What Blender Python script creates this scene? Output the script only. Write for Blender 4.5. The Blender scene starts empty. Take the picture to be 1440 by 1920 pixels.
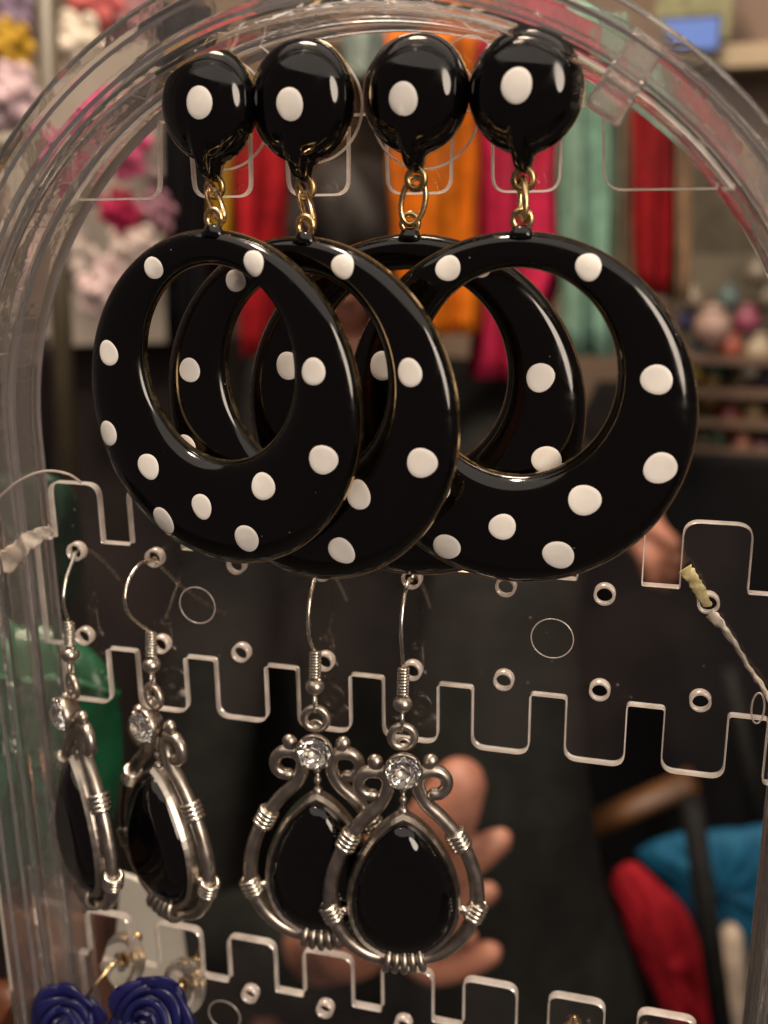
import bpy, bmesh, math, random
from mathutils import Vector, Matrix
from math import sin, cos, pi, radians, sqrt, atan2, hypot, exp

random.seed(7)
SC = bpy.context.scene
COL = SC.collection
MM = 0.001
V = Vector

# ------------------------------------------------------------------ camera
F, YAW, PITCH, ROLL = 1921.7, 0.2696, 0.2773, -0.0108
FW = V((-sin(YAW)*cos(PITCH), cos(YAW)*cos(PITCH), -sin(PITCH)))
_r = FW.cross(V((0, 0, 1))).normalized()
_u = _r.cross(FW)
RT = cos(ROLL)*_r + sin(ROLL)*_u
UP = -sin(ROLL)*_r + cos(ROLL)*_u
CAM = -200.0*FW
cd = bpy.data.cameras.new('camera')
cam = bpy.data.objects.new('camera', cd)
COL.objects.link(cam)
m3 = Matrix((RT, UP, -FW)).transposed()
cam.matrix_world = Matrix.Translation(CAM*MM) @ m3.to_4x4()
cd.sensor_fit = 'VERTICAL'
cd.sensor_height = 36.0
cd.lens = 36.0*F/1920.0
cd.clip_start = 0.005
cd.clip_end = 50.0
cd.dof.use_dof = True
cd.dof.focus_distance = 0.190
cd.dof.aperture_fstop = cd.lens/3.1
SC.camera = cam

# ------------------------------------------------------------------ render
SC.view_settings.view_transform = 'Standard'
SC.view_settings.look = 'None'
SC.view_settings.exposure = 0.0
SC.view_settings.gamma = 1.0
SC.render.engine = 'CYCLES'
cy = SC.cycles
cy.use_denoising = True
cy.max_bounces = 24
cy.transmission_bounces = 20
cy.transparent_max_bounces = 24
cy.glossy_bounces = 6
cy.diffuse_bounces = 3
cy.sample_clamp_indirect = 6.0
cy.blur_glossy = 0.3

# ------------------------------------------------------------------ light
W = bpy.data.worlds.new('World')
SC.world = W
W.use_nodes = True
bg = W.node_tree.nodes['Background']
bg.inputs[0].default_value = (0.085, 0.066, 0.061, 1)
bg.inputs[1].default_value = 1.0


def area(name, loc, target, sx, sy, power, col):
    d = bpy.data.lights.new(name, 'AREA')
    d.shape = 'ELLIPSE'
    d.size, d.size_y = sx, sy
    d.energy = power
    d.color = col
    o = bpy.data.objects.new(name, d)
    COL.objects.link(o)
    o.location = V(loc)*MM
    o.rotation_euler = (V(target) - V(loc)).to_track_quat('-Z', 'Y').to_euler()
    return o


WARM = (1.0, 0.80, 0.60)
area('ceiling_lamp', (-350, -250, 1500), (0, 0, 0), 0.16, 0.16, 22, WARM)
area('ceiling_panel', (100, -300, 1900), (0, 200, 0), 4.4, 3.4, 42, (1.0, 0.88, 0.74))
area('stall_lamp', (950, -900, 480), (0, 0, 0), 0.5, 1.0, 17, (1.0, 0.84, 0.68))
area('background_fill', (-300, 550, 1500), (-350, 1150, -200), 0.5, 0.5, 36, WARM)  # added fill with no known source, brightens the things behind the stand


# ------------------------------------------------------------------ pixel -> place
def ray(px, py):
    return FW + RT*((px-720)/F) - UP*((py-960)/F)


def at(px, py, Y=0.0):
    d = ray(px, py)
    return CAM + d*((Y - CAM.y)/d.y)


def atX(px, py, X):
    d = ray(px, py)
    return CAM + d*((X - CAM.x)/d.x)


# ------------------------------------------------------------------ materials
def mat(name):
    m = bpy.data.materials.new(name)
    m.use_nodes = True
    return m, m.node_tree.nodes, m.node_tree.links


def pbr(name, col, rough=0.5, metal=0.0, var=0.0, vscale=400.0, bump=0.0, bscale=900.0, rvar=0.0, **kw):
    m, n, l = mat(name)
    b = n['Principled BSDF']
    b.inputs['Base Color'].default_value = (*col, 1)
    b.inputs['Roughness'].default_value = rough
    b.inputs['Metallic'].default_value = metal
    for k, v in kw.items():
        b.inputs[k.replace('_', ' ')].default_value = v
    tc = n.new('ShaderNodeTexCoord')
    if var or rvar:
        t = n.new('ShaderNodeTexNoise')
        t.inputs['Scale'].default_value = vscale
        t.inputs['Detail'].default_value = 5
        l.new(tc.outputs['Object'], t.inputs['Vector'])
        if var:
            r = n.new('ShaderNodeValToRGB')
            r.color_ramp.elements[0].position = 0.35
            r.color_ramp.elements[1].position = 0.68
            r.color_ramp.elements[0].color = (*[c*(1-var) for c in col], 1)
            r.color_ramp.elements[1].color = (*[min(1, c*(1+var*0.6)) for c in col], 1)
            l.new(t.outputs['Fac'], r.inputs['Fac'])
            l.new(r.outputs['Color'], b.inputs['Base Color'])
        if rvar:
            mr = n.new('ShaderNodeMapRange')
            mr.inputs['From Min'].default_value = 0.35
            mr.inputs['From Max'].default_value = 0.7
            mr.inputs['To Min'].default_value = max(0.01, rough-rvar)
            mr.inputs['To Max'].default_value = rough+rvar
            l.new(t.outputs['Fac'], mr.inputs['Value'])
            l.new(mr.outputs['Result'], b.inputs['Roughness'])
    if bump:
        t2 = n.new('ShaderNodeTexNoise')
        t2.inputs['Scale'].default_value = bscale
        t2.inputs['Detail'].default_value = 4
        l.new(tc.outputs['Object'], t2.inputs['Vector'])
        bp = n.new('ShaderNodeBump')
        bp.inputs['Strength'].default_value = bump
        bp.inputs['Distance'].default_value = 0.0004
        l.new(t2.outputs['Fac'], bp.inputs['Height'])
        l.new(bp.outputs['Normal'], b.inputs['Normal'])
    return m


def enamel_material():
    m, n, l = mat('black_enamel')
    b = n['Principled BSDF']
    b.inputs['Roughness'].default_value = 0.10
    b.inputs['IOR'].default_value = 1.5
    tc = n.new('ShaderNodeTexCoord')
    t = n.new('ShaderNodeTexVoronoi')              # tiny specks of dust
    t.inputs['Scale'].default_value = 420.0
    l.new(tc.outputs['Object'], t.inputs['Vector'])
    mr = n.new('ShaderNodeMapRange')
    mr.inputs['From Min'].default_value = 0.035
    mr.inputs['From Max'].default_value = 0.06
    mr.inputs['To Min'].default_value = 1
    mr.inputs['To Max'].default_value = 0
    l.new(t.outputs['Distance'], mr.inputs['Value'])
    ns = n.new('ShaderNodeTexNoise')
    ns.inputs['Scale'].default_value = 160
    l.new(tc.outputs['Object'], ns.inputs['Vector'])
    gt = n.new('ShaderNodeMath')
    gt.operation = 'GREATER_THAN'
    gt.inputs[1].default_value = 0.60
    l.new(ns.outputs['Fac'], gt.inputs[0])
    mu = n.new('ShaderNodeMath')
    mu.operation = 'MULTIPLY'
    l.new(mr.outputs['Result'], mu.inputs[0])
    l.new(gt.outputs[0], mu.inputs[1])
    mx = n.new('ShaderNodeMix')
    mx.data_type = 'RGBA'
    mx.inputs['A'].default_value = (0.0012, 0.001, 0.001, 1)
    mx.inputs['B'].default_value = (0.25, 0.23, 0.2, 1)
    l.new(mu.outputs[0], mx.inputs['Factor'])
    l.new(mx.outputs['Result'], b.inputs['Base Color'])
    sm = n.new('ShaderNodeTexNoise')
    sm.inputs['Scale'].default_value = 130
    sm.inputs['Detail'].default_value = 8
    sm.inputs['Distortion'].default_value = 1.5
    l.new(tc.outputs['Object'], sm.inputs['Vector'])
    rr = n.new('ShaderNodeMapRange')
    rr.inputs['From Min'].default_value = 0.4
    rr.inputs['From Max'].default_value = 0.7
    rr.inputs['To Min'].default_value = 0.06
    rr.inputs['To Max'].default_value = 0.20
    l.new(sm.outputs['Fac'], rr.inputs['Value'])
    l.new(rr.outputs['Result'], b.inputs['Roughness'])
    n2 = n.new('ShaderNodeTexNoise')
    n2.inputs['Scale'].default_value = 90
    l.new(tc.outputs['Object'], n2.inputs['Vector'])
    bp = n.new('ShaderNodeBump')
    bp.inputs['Strength'].default_value = 0.10
    bp.inputs['Distance'].default_value = 0.0006
    l.new(n2.outputs['Fac'], bp.inputs['Height'])
    l.new(bp.outputs['Normal'], b.inputs['Normal'])
    return m


def sheet_material(name='clear_acrylic_face', dirt_haze=1.0):
    """thin clear sheet: light goes straight through, a Fresnel reflection on its front, faint dust, scuffs and a painted brown reflection haze"""
    m, n, l = mat(name)
    n.remove(n['Principled BSDF'])
    out = n['Material Output']
    tr = n.new('ShaderNodeBsdfTransparent')
    tr.inputs[0].default_value = (0.965, 0.96, 0.955, 1)
    gl = n.new('ShaderNodeBsdfGlossy')
    gl.inputs['Roughness'].default_value = 0.04
    gl.inputs[0].default_value = (1, 1, 1, 1)
    fr = n.new('ShaderNodeFresnel')
    fr.inputs['IOR'].default_value = 1.49
    ge = n.new('ShaderNodeNewGeometry')
    inv = n.new('ShaderNodeMath')
    inv.operation = 'SUBTRACT'
    inv.inputs[0].default_value = 1
    l.new(ge.outputs['Backfacing'], inv.inputs[1])
    mu = n.new('ShaderNodeMath')
    mu.operation = 'MULTIPLY'
    l.new(fr.outputs[0], mu.inputs[0])
    l.new(inv.outputs[0], mu.inputs[1])
    mu2 = n.new('ShaderNodeMath')
    mu2.operation = 'MULTIPLY'
    mu2.inputs[1].default_value = 1.5
    l.new(mu.outputs[0], mu2.inputs[0])
    mix = n.new('ShaderNodeMixShader')
    l.new(mu2.outputs[0], mix.inputs[0])
    l.new(tr.outputs[0], mix.inputs[1])
    l.new(gl.outputs[0], mix.inputs[2])
    # dust specks and a soft smudge film that paints in the brown reflected veil
    tc = n.new('ShaderNodeTexCoord')
    vo = n.new('ShaderNodeTexVoronoi')
    vo.inputs['Scale'].default_value = 330
    l.new(tc.outputs['Object'], vo.inputs['Vector'])
    mr = n.new('ShaderNodeMapRange')
    mr.inputs['From Min'].default_value = 0.05
    mr.inputs['From Max'].default_value = 0.14
    mr.inputs['To Min'].default_value = 0.45*dirt_haze
    mr.inputs['To Max'].default_value = 0
    l.new(vo.outputs['Distance'], mr.inputs['Value'])
    ns = n.new('ShaderNodeTexNoise')
    ns.inputs['Scale'].default_value = 110
    ns.inputs['Detail'].default_value = 6
    l.new(tc.outputs['Object'], ns.inputs['Vector'])
    m1 = n.new('ShaderNodeMapRange')
    m1.inputs['From Min'].default_value = 0.55
    m1.inputs['From Max'].default_value = 0.72
    l.new(ns.outputs['Fac'], m1.inputs['Value'])
    mm = n.new('ShaderNodeMath')
    mm.operation = 'MULTIPLY'
    l.new(mr.outputs['Result'], mm.inputs[0])
    l.new(m1.outputs['Result'], mm.inputs[1])
    n3 = n.new('ShaderNodeTexNoise')
    n3.inputs['Scale'].default_value = 22
    n3.inputs['Detail'].default_value = 8
    l.new(tc.outputs['Object'], n3.inputs['Vector'])
    m4 = n.new('ShaderNodeMapRange')
    m4.inputs['From Min'].default_value = 0.38
    m4.inputs['From Max'].default_value = 0.8
    m4.inputs['To Min'].default_value = 0.0
    m4.inputs['To Max'].default_value = 0.03*dirt_haze
    l.new(n3.outputs['Fac'], m4.inputs['Value'])
    ad = n.new('ShaderNodeMath')
    ad.operation = 'ADD'
    l.new(mm.outputs[0], ad.inputs[0])
    l.new(m4.outputs['Result'], ad.inputs[1])
    df = n.new('ShaderNodeBsdfDiffuse')
    df.inputs[0].default_value = (0.5, 0.37, 0.34, 1)  # film colour carries the brownish reflection haze along with the smudges
    mx = n.new('ShaderNodeMixShader')
    l.new(ad.outputs[0], mx.inputs[0])
    l.new(mix.outputs[0], mx.inputs[1])
    l.new(df.outputs[0], mx.inputs[2])
    l.new(mx.outputs[0], out.inputs['Surface'])
    return m


def edge_material():
    """sawn, matt edges of clear acrylic: pale, part translucent"""
    m, n, l = mat('acrylic_cut_edge')
    n.remove(n['Principled BSDF'])
    out = n['Material Output']
    df = n.new('ShaderNodeBsdfDiffuse')
    df.inputs[0].default_value = (0.92, 0.84, 0.79, 1)
    tl = n.new('ShaderNodeBsdfTranslucent')
    tl.inputs[0].default_value = (0.94, 0.87, 0.82, 1)
    gl = n.new('ShaderNodeBsdfGlossy')
    gl.inputs['Roughness'].default_value = 0.16
    tr = n.new('ShaderNodeBsdfTransparent')
    a = n.new('ShaderNodeMixShader')
    a.inputs[0].default_value = 0.5
    l.new(df.outputs[0], a.inputs[1])
    l.new(tl.outputs[0], a.inputs[2])
    b = n.new('ShaderNodeMixShader')
    b.inputs[0].default_value = 0.28
    l.new(a.outputs[0], b.inputs[1])
    l.new(gl.outputs[0], b.inputs[2])
    c = n.new('ShaderNodeMixShader')
    tc = n.new('ShaderNodeTexCoord')
    ns = n.new('ShaderNodeTexNoise')
    ns.inputs['Scale'].default_value = 260
    ns.inputs['Detail'].default_value = 4
    l.new(tc.outputs['Object'], ns.inputs['Vector'])
    mr = n.new('ShaderNodeMapRange')
    mr.inputs['From Min'].default_value = 0.35
    mr.inputs['From Max'].default_value = 0.7
    mr.inputs['To Min'].default_value = 0.0
    mr.inputs['To Max'].default_value = 0.38
    l.new(ns.outputs['Fac'], mr.inputs['Value'])
    l.new(mr.outputs['Result'], c.inputs[0])
    l.new(b.outputs[0], c.inputs[1])
    l.new(tr.outputs[0], c.inputs[2])
    l.new(c.outputs[0], out.inputs['Surface'])
    return m


def emit(name, col, s):
    m, n, l = mat(name)
    b = n['Principled BSDF']
    b.inputs['Base Color'].default_value = (0.02, 0.02, 0.02, 1)
    b.inputs['Emission Color'].default_value = (*col, 1)
    b.inputs['Emission Strength'].default_value = s
    return m


ENAMEL = enamel_material()
DOT = pbr('white_enamel_dot', (0.80, 0.765, 0.73), 0.18, var=0.05, vscale=250)
GOLD = pbr('gold_plate', (0.74, 0.53, 0.28), 0.24, 1.0, rvar=0.1, vscale=500)
OLDGOLD = pbr('aged_gold', (0.50, 0.36, 0.18), 0.32, 1.0, var=0.3, rvar=0.1, vscale=500)
SILVER = pbr('antique_silver', (0.47, 0.42, 0.37), 0.34, 1.0, var=0.08, rvar=0.06, vscale=500)
WIRE = pbr('bright_silver_wire', (0.70, 0.65, 0.57), 0.25, 1.0, rvar=0.08, vscale=700)
STONE = pbr('black_stone', (0.002, 0.0015, 0.002), 0.04)
CRYSTAL = pbr('clear_crystal', (1, 1, 1), 0.0, Transmission_Weight=1.0, IOR=1.65)
RAIL = pbr('clear_moulded_plastic', (0.97, 0.94, 0.925), 0.03, Transmission_Weight=0.966, IOR=1.47, bump=0.6, bscale=55, rvar=0.02, vscale=60)
FROST = pbr('frosted_plastic', (0.92, 0.88, 0.86), 0.12, Transmission_Weight=0.86, IOR=1.45, bump=1.0, bscale=160)
CLEAR = pbr('clear_soft_plastic', (0.95, 0.93, 0.9), 0.12, Transmission_Weight=0.93, IOR=1.3)
FACE = sheet_material()
DISC = sheet_material('clear_disc_face', 0.6)
EDGE = edge_material()
BLUE = pbr('navy_resin', (0.007, 0.008, 0.062), 0.27, var=0.25, vscale=200, Subsurface_Weight=0.15, Subsurface_Scale=0.002)


# ------------------------------------------------------------------ mesh helpers (millimetres in, metres out)
class MB:
    def __init__(s):
        s.v, s.f, s.mi, s.sm = [], [], [], []

    def add(s, verts, faces, mi=0, smooth=True):
        k = len(s.v)
        s.v += [V(p) for p in verts]
        for f in faces:
            s.f.append([i+k for i in f])
            s.mi.append(mi)
            s.sm.append(smooth)
        return s

    def grid(s, rows, closed_u=False, closed_v=False, mi=0, smooth=True, flip=False):
        nv, nu = len(rows), len(rows[0])
        verts = [p for r in rows for p in r]
        faces = []
        for j in range(nv if closed_v else nv-1):
            for i in range(nu if closed_u else nu-1):
                a, b = j*nu+i, j*nu+(i+1) % nu
                c, d = ((j+1) % nv)*nu+(i+1) % nu, ((j+1) % nv)*nu+i
                faces.append([a, b, c, d] if not flip else [d, c, b, a])
        return s.add(verts, faces, mi, smooth)

    def tube(s, path, rad, n=10, closed=False, mi=0, smooth=True, sx=1.0, ref=None):
        path = [V(p) for p in path]
        N = len(path)
        rs = rad if isinstance(rad, (list, tuple)) else [rad]*N
        rows = []
        up = None
        for i in range(N):
            if closed:
                t = path[(i+1) % N]-path[i-1]
            else:
                t = path[min(i+1, N-1)]-path[max(i-1, 0)]
            t.normalize()
            if up is None:
                up = V(ref) if ref else (V((0, 1, 0)) if abs(t.y) < 0.8 else V((1, 0, 0)))
            up = (up - t*up.dot(t))
            if up.length < 1e-6:
                up = V((1, 0, 0)) - t*t.x
            up.normalize()
            sd = t.cross(up)
            rows.append([path[i] + (sd*cos(2*pi*k/n)*sx + up*sin(2*pi*k/n))*rs[i] for k in range(n)])
        s.grid(rows, closed_u=True, closed_v=closed, mi=mi, smooth=smooth, flip=True)
        if not closed:
            k = len(s.v)-N*n
            s.f.append([k+i for i in range(n)])
            s.f.append([k+(N-1)*n+n-1-i for i in range(n)])
            s.mi += [mi, mi]
            s.sm += [False, False]
        return s

    def torus(s, c, axis, R, r, n=28, m=10, mi=0, sx=1.0, sz=1.0, along=None):
        axis = V(axis).normalized()
        a = V(along) if along else (V((0, 0, 1)) if abs(axis.z) < 0.9 else V((1, 0, 0)))
        a = (a - axis*a.dot(axis)).normalized()
        b = axis.cross(a)
        c = V(c)
        return s.tube([c + (a*cos(2*pi*i/n)*sz + b*sin(2*pi*i/n)*sx)*R for i in range(n)], r, m, True, mi, ref=axis)

    def ell(s, c, rx, ry, rz, n=16, m=10, mi=0, rot=None, noise=0.0, rnd=None):
        c = V(c)
        rows = []
        for j in range(m+1):
            th = pi*j/m
            row = []
            for i in range(n):
                ph = 2*pi*i/n
                p = V((rx*sin(th)*cos(ph), ry*sin(th)*sin(ph), rz*cos(th)))
                if rot:
                    p = rot @ p
                row.append(c+p)
            rows.append(row)
        return s.grid(rows, closed_u=True, mi=mi, flip=True)

    def lathe(s, prof, c=(0, 0, 0), axis=(0, 0, 1), n=24, mi=0, smooth=True, closed_v=False):
        axis = V(axis).normalized()
        a = V((1, 0, 0)) if abs(axis.x) < 0.9 else V((0, 0, 1))
        a = (a-axis*a.dot(axis)).normalized()
        b = axis.cross(a)
        c = V(c)
        rows = [[c + axis*h + (a*cos(2*pi*i/n)+b*sin(2*pi*i/n))*r for i in range(n)] for r, h in prof]
        return s.grid(rows, closed_u=True, closed_v=closed_v, mi=mi, smooth=smooth)

    def box(s, c, sx, sy, sz, rot=None, mi=0):
        c = V(c)
        vs = []
        for x in (-1, 1):
            for y in (-1, 1):
                for z in (-1, 1):
                    p = V((x*sx/2, y*sy/2, z*sz/2))
                    if rot:
                        p = rot @ p
                    vs.append(c+p)
        return s.add(vs, [[0, 1, 3, 2], [4, 6, 7, 5], [0, 4, 5, 1], [2, 3, 7, 6], [0, 2, 6, 4], [1, 5, 7, 3]], mi, False)

    def mesh(s, name, mats):
        me = bpy.data.meshes.new(name)
        me.from_pydata([tuple(p*MM) for p in s.v], [], s.f)
        for m in (mats if isinstance(mats, (list, tuple)) else [mats]):
            me.materials.append(m)
        me.polygons.foreach_set('material_index', s.mi)
        me.polygons.foreach_set('use_smooth', s.sm)
        me.update()
        bm = bmesh.new()
        bm.from_mesh(me)
        bmesh.ops.remove_doubles(bm, verts=bm.verts, dist=1e-7)
        bmesh.ops.recalc_face_normals(bm, faces=bm.faces)
        bm.to_mesh(me)
        bm.free()
        return me

    def build(s, name, mats, parent=None, loc=None, rot=None):
        return link(name, s.mesh(name, mats), parent, loc, rot)


def link(name, me, parent=None, loc=None, rot=None):
    o = bpy.data.objects.new(name, me)
    COL.objects.link(o)
    if parent:
        o.parent = parent
    if loc is not None:
        o.location = V(loc)*MM
    if rot is not None:
        o.rotation_euler = rot
    return o


def thing(name, label, cat, loc=(0, 0, 0), rz=0.0, group=None):
    o = bpy.data.objects.new(name, None)
    o.empty_display_size = 0.01
    COL.objects.link(o)
    o.location = V(loc)*MM
    o.rotation_euler = (0, 0, rz)
    tag(o, label, cat, group)
    return o


def tag(o, label, cat, group=None):
    o['label'] = label
    o['category'] = cat
    if group:
        o['group'] = group
    return o


def structure(o):
    o['kind'] = 'structure'
    return o


def round_poly(pts, n=6):
    """pts: (x, z, r) -> outline with rounded corners"""
    out = []
    N = len(pts)
    for i in range(N):
        x, z, r = pts[i]
        p = V((x, z))
        if r <= 0:
            out.append(p)
            continue
        a, b = V(pts[i-1][:2])-p, V(pts[(i+1) % N][:2])-p
        la, lb = a.length, b.length
        a.normalize()
        b.normalize()
        ang = a.angle(b)
        d = min(r/math.tan(ang/2), la*0.49, lb*0.49)
        for k in range(n+1):
            t = k/n
            out.append((p+a*d)*(1-t)**2 + p*2*t*(1-t) + (p+b*d)*t**2)
    return out


def plate_mesh(name, outline, holes, y0, y1, mats, bevel=0.10):
    cu = bpy.data.curves.new(name+'_outline', 'CURVE')
    cu.dimensions = '2D'
    cu.fill_mode = 'BOTH'
    cu.extrude = ((y1-y0)/2-bevel)*MM
    cu.bevel_depth = bevel*MM
    cu.bevel_resolution = 0
    for pl in [outline]+holes:
        sp = cu.splines.new('POLY')
        sp.points.add(len(pl)-1)
        for i, p in enumerate(pl):
            sp.points[i].co = (p[0]*MM, p[1]*MM, 0, 1)
        sp.use_cyclic_u = True
    o = bpy.data.objects.new(name, cu)
    COL.objects.link(o)
    dg = bpy.context.evaluated_depsgraph_get()
    me = bpy.data.meshes.new_from_object(o.evaluated_get(dg))
    bpy.data.objects.remove(o)
    bpy.data.curves.remove(cu)
    me.name = name
    yc = (y0+y1)/2*MM
    for v in me.vertices:
        x, y, z = v.co
        v.co = (x, -z+yc, y)
    bm = bmesh.new()
    bm.from_mesh(me)
    bmesh.ops.remove_doubles(bm, verts=bm.verts, dist=1e-7)
    bmesh.ops.recalc_face_normals(bm, faces=bm.faces)
    bm.to_mesh(me)
    bm.free()
    me.materials.clear()
    for m in mats:
        me.materials.append(m)
    me.update()
    for p in me.polygons:
        p.material_index = 0 if abs(p.normal.y) > 0.9 else 1
        p.use_smooth = False
    return me


def circle(cx, cz, r, n=24):
    return [V((cx+r*cos(2*pi*i/n), cz+r*sin(2*pi*i/n))) for i in range(n)]


def catmull(pts, sub=6):
    pts = [V(p) for p in pts]
    out = []
    for i in range(len(pts)-1):
        p0, p1, p2, p3 = pts[max(i-1, 0)], pts[i], pts[i+1], pts[min(i+2, len(pts)-1)]
        for k in range(sub):
            t = k/sub
            out.append(0.5*((2*p1)+(p2-p0)*t+(2*p0-5*p1+4*p2-p3)*t*t+(3*p1-p0-3*p2+p3)*t**3))
    out.append(pts[-1])
    return out


# ================================================================== the clear earring stand
AX, AZ = -2.0, 9.5
stand = thing('earring_stand', 'clear acrylic arched display stand with toothed hanging panels holding all the earrings', 'display stand')


def rail_path(R, y, zlow=-185, n=72):
    pts = [V((AX-R, y, z)) for z in (zlow, -120, -60, -20)]
    pts += [V((AX-R*cos(pi*i/n), y, AZ+R*sin(pi*i/n))) for i in range(n+1)]
    pts += [V((AX+R, y, z)) for z in (-20, -60, -120, zlow)]
    return pts


def rail(name, prof, m=RAIL, smooth=False):
    mb = MB()
    rows = [rail_path(r, y) for r, y in prof]
    mb.grid(rows, closed_v=True, smooth=smooth)
    k, n = len(mb.v)-len(prof)*len(rows[0]), len(rows[0])
    for e in (0, n-1):
        mb.f.append([k+j*n+e for j in range(len(prof))])
        mb.mi.append(0)
        mb.sm.append(False)
    return mb.build(name, m, stand)


# hollow moulded channel: inner wall, two flanges, a middle web, beads along the rims
rail('arch_frame', [(77.6, -12.0), (78.2, -12.7), (80.2, -12.8), (80.6, -13.7), (81.3, -13.7), (81.7, -12.9), (84.4, -13.0), (84.8, -13.8), (85.6, -13.8), (86.0, -13.1), (87.9, -13.2), (88.7, -12.2), (87.9, -11.2), (80.0, -10.6), (79.6, -9.8),
                    (79.6, -3.2), (80.2, -2.4), (84.6, -2.2), (84.8, -0.8), (80.6, -0.6), (79.8, 0.0), (79.6, 5.0), (80.4, 6.0),
                    (86.2, 6.2), (86.9, 7.2), (86.2, 8.2), (78.2, 8.2), (77.6, 7.6)])


def lug(px, py, Y, w, h, d, ang, name='frame_lug'):
    mb = MB()
    pts = round_poly([(-w/2, -h/2, .8), (w/2, -h/2, .8), (w/2*0.8, h/2, 1.2), (-w/2*0.8, h/2, 1.2)], 3)
    for (sc, y) in ((0.86, -d/2), (1.0, -d/2+.6), (1.0, d/2-.6), (0.86, d/2)):
        mb_rows.append([V((p[0]*sc, y, p[1]*sc)) for p in pts])
    return mb


mb_rows = []
lug(0, 0, 0, 6.5, 12.5, 6, 0)
mb = MB().grid(mb_rows, closed_u=True, smooth=False)
k = len(mb_rows[0])
mb.f += [list(range(k)), list(range(3*k, 4*k))]
mb.mi += [0, 0]
mb.sm += [False, False]
mb.build('frame_lug', FROST, stand, at(1172, 150, -8.0), (0, radians(33), 0))

# --- the three toothed panels
PER = 18.7
holes_ring = []


def ring_in_hole(mb, x, z, r=1.9):
    mb.lathe([(r, -2.03), (1.62, -1.5), (1.5, -0.9), (1.48, 0.0), (r-.1, 0.03), (r, -0.06), (r+.12, -0.06), (r+.12, -1.98)], (x, 0, z), (0, -1, 0), 22, 1, closed_v=True)


# middle
pts = []
xl, xr = -79.3, 75.5
pts.append((xl, -11.1, 0))
for k in range(-7, 2):
    a, b = 49.4+PER*k, 56.4+PER*k
    if k == -7:
        pts += [(b, -11.1, .5), (b, 1.7, 2.8)]
        continue
    pts += [(a, 1.7, 2.8), (a, -11.1, .5)]
    if b < xr-2:
        pts += [(b, -11.1, .5), (b, 1.7, 2.8)]
pts += [(xr, -11.1, 0), (xr, -48.9, 0)]
low = []
for i in range(7, -2, -1):
    a, b = -64.1+18.69*i, -56.8+18.69*i
    if b < xr:
        low += [(b, -48.9, 2.6), (b, -35.6, .9)]
    low += [(a, -35.6, .9), (a, -48.9, 2.6)]
low = low[:-2]+[(xl, -35.6, 0)]
pts += low
HX = [-69.5+18.72*j for j in range(8)]
holes = [circle(x, z, 1.95) for x in HX for z in (-13.6, -33.4)]
me = plate_mesh('toothed_panel', round_poly(pts), holes, 0, 2.0, [FACE, EDGE], .22)
pan2 = link('toothed_panel', me, stand)
mb = MB()
for x in HX:
    for z in (-13.6, -33.4):
        ring_in_hole(mb, x, z)
mb.build('hole_rim', [FACE, EDGE], pan2)
for x in (-41.2, 33.4):
    MB().torus((x, -0.03, -23.2), (0, 1, 0), 4.05, 0.10, 48, 6).build('moulding_mark', EDGE, pan2)

mk = at(1421, 1328, -.03)
MB().torus(mk, (0, 1, 0), 3.1, .18, 40, 6, sx=.36, along=(0, 0, 1)).build('moulding_mark', EDGE, pan2)

# bottom
pts = [(xl, -118.4, 0)]
for k in range(-2, 6):
    a = -39.2+PER*k
    pts += [(a, -118.4, .7), (a, -105.7, 2.4), (a+11.6, -105.7, 2.4), (a+11.6, -118.4, .7)]
pts = [p for p in pts if p[0] < xr-1]
pts += [(xr, -118.4, 0), (xr, -150, 0), (xl, -150, 0)]
HX3 = [-34.4+PER*k for k in range(-2, 6)]
me = plate_mesh('toothed_panel', round_poly(pts), [circle(x, -121.2, 1.95) for x in HX3], 0, 2.2, [FACE, EDGE], .22)
pan3 = link('toothed_panel', me, stand)
mb = MB()
for x in HX3:
    ring_in_hole(mb, x, -121.2)
mb.build('hole_rim', [FACE, EDGE], pan3)
MB().torus((-41.0, -0.03, -128.0), (0, 1, 0), 4.05, 0.10, 48, 6).build('moulding_mark', EDGE, pan3)

# top
Rp = 79.3
pts = []
zl = 59.4
a0 = math.asin((zl-AZ)/Rp)
for i in range(41):
    a = a0+(pi-2*a0)*i/40
    pts.append((AX+Rp*cos(a), AZ+Rp*sin(a), 0))
pts += [(-44.0, zl, 3.0), (-43.0, 73.0, .4)]
for cx in (-30.9, -12.0, 6.9, 25.9):
    pts += [(cx-5.9, 73.0, .4), (cx-5.6, zl+.1, 2.6), (cx+5.6, zl+.1, 2.6), (cx+5.9, 73.0, .4)]
pts += [(38.6, 73.2, .4), (39.4, zl+.1, 3.4)]
me = plate_mesh('toothed_panel', round_poly(pts), [], 0, 1.8, [FACE, EDGE], .38)
link('toothed_panel', me, stand)

# ================================================================== polka dot hoop earrings
HOLE_W, HOLE_H, HOLE_Z = 0.283, 0.293, 0.115      # as shares of the hoop's diameter


def hoop_rin(ph, D):
    dx, dz = cos(ph), sin(ph)
    a, b, c0 = HOLE_W*D, HOLE_H*D, HOLE_Z*D
    A = dx*dx/a**2+dz*dz/b**2
    B = -2*dz*c0/b**2
    C = c0*c0/b**2-1
    return (-B+sqrt(B*B-4*A*C))/(2*A)


def hoop_h(t, w):
    H = 1.25+0.11*w
    return H*(max(0.0, 1-abs(2*t-1)**2.6))**0.58


def hoop_surf(x, z, D, off=0.05):
    ph, rho = atan2(z, x), hypot(x, z)
    ri = hoop_rin(ph, D)
    w = D/2-ri
    t = min(0.985, max(0.015, (rho-ri)/w))
    return V((x, -hoop_h(t, w)-off, z))


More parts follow.
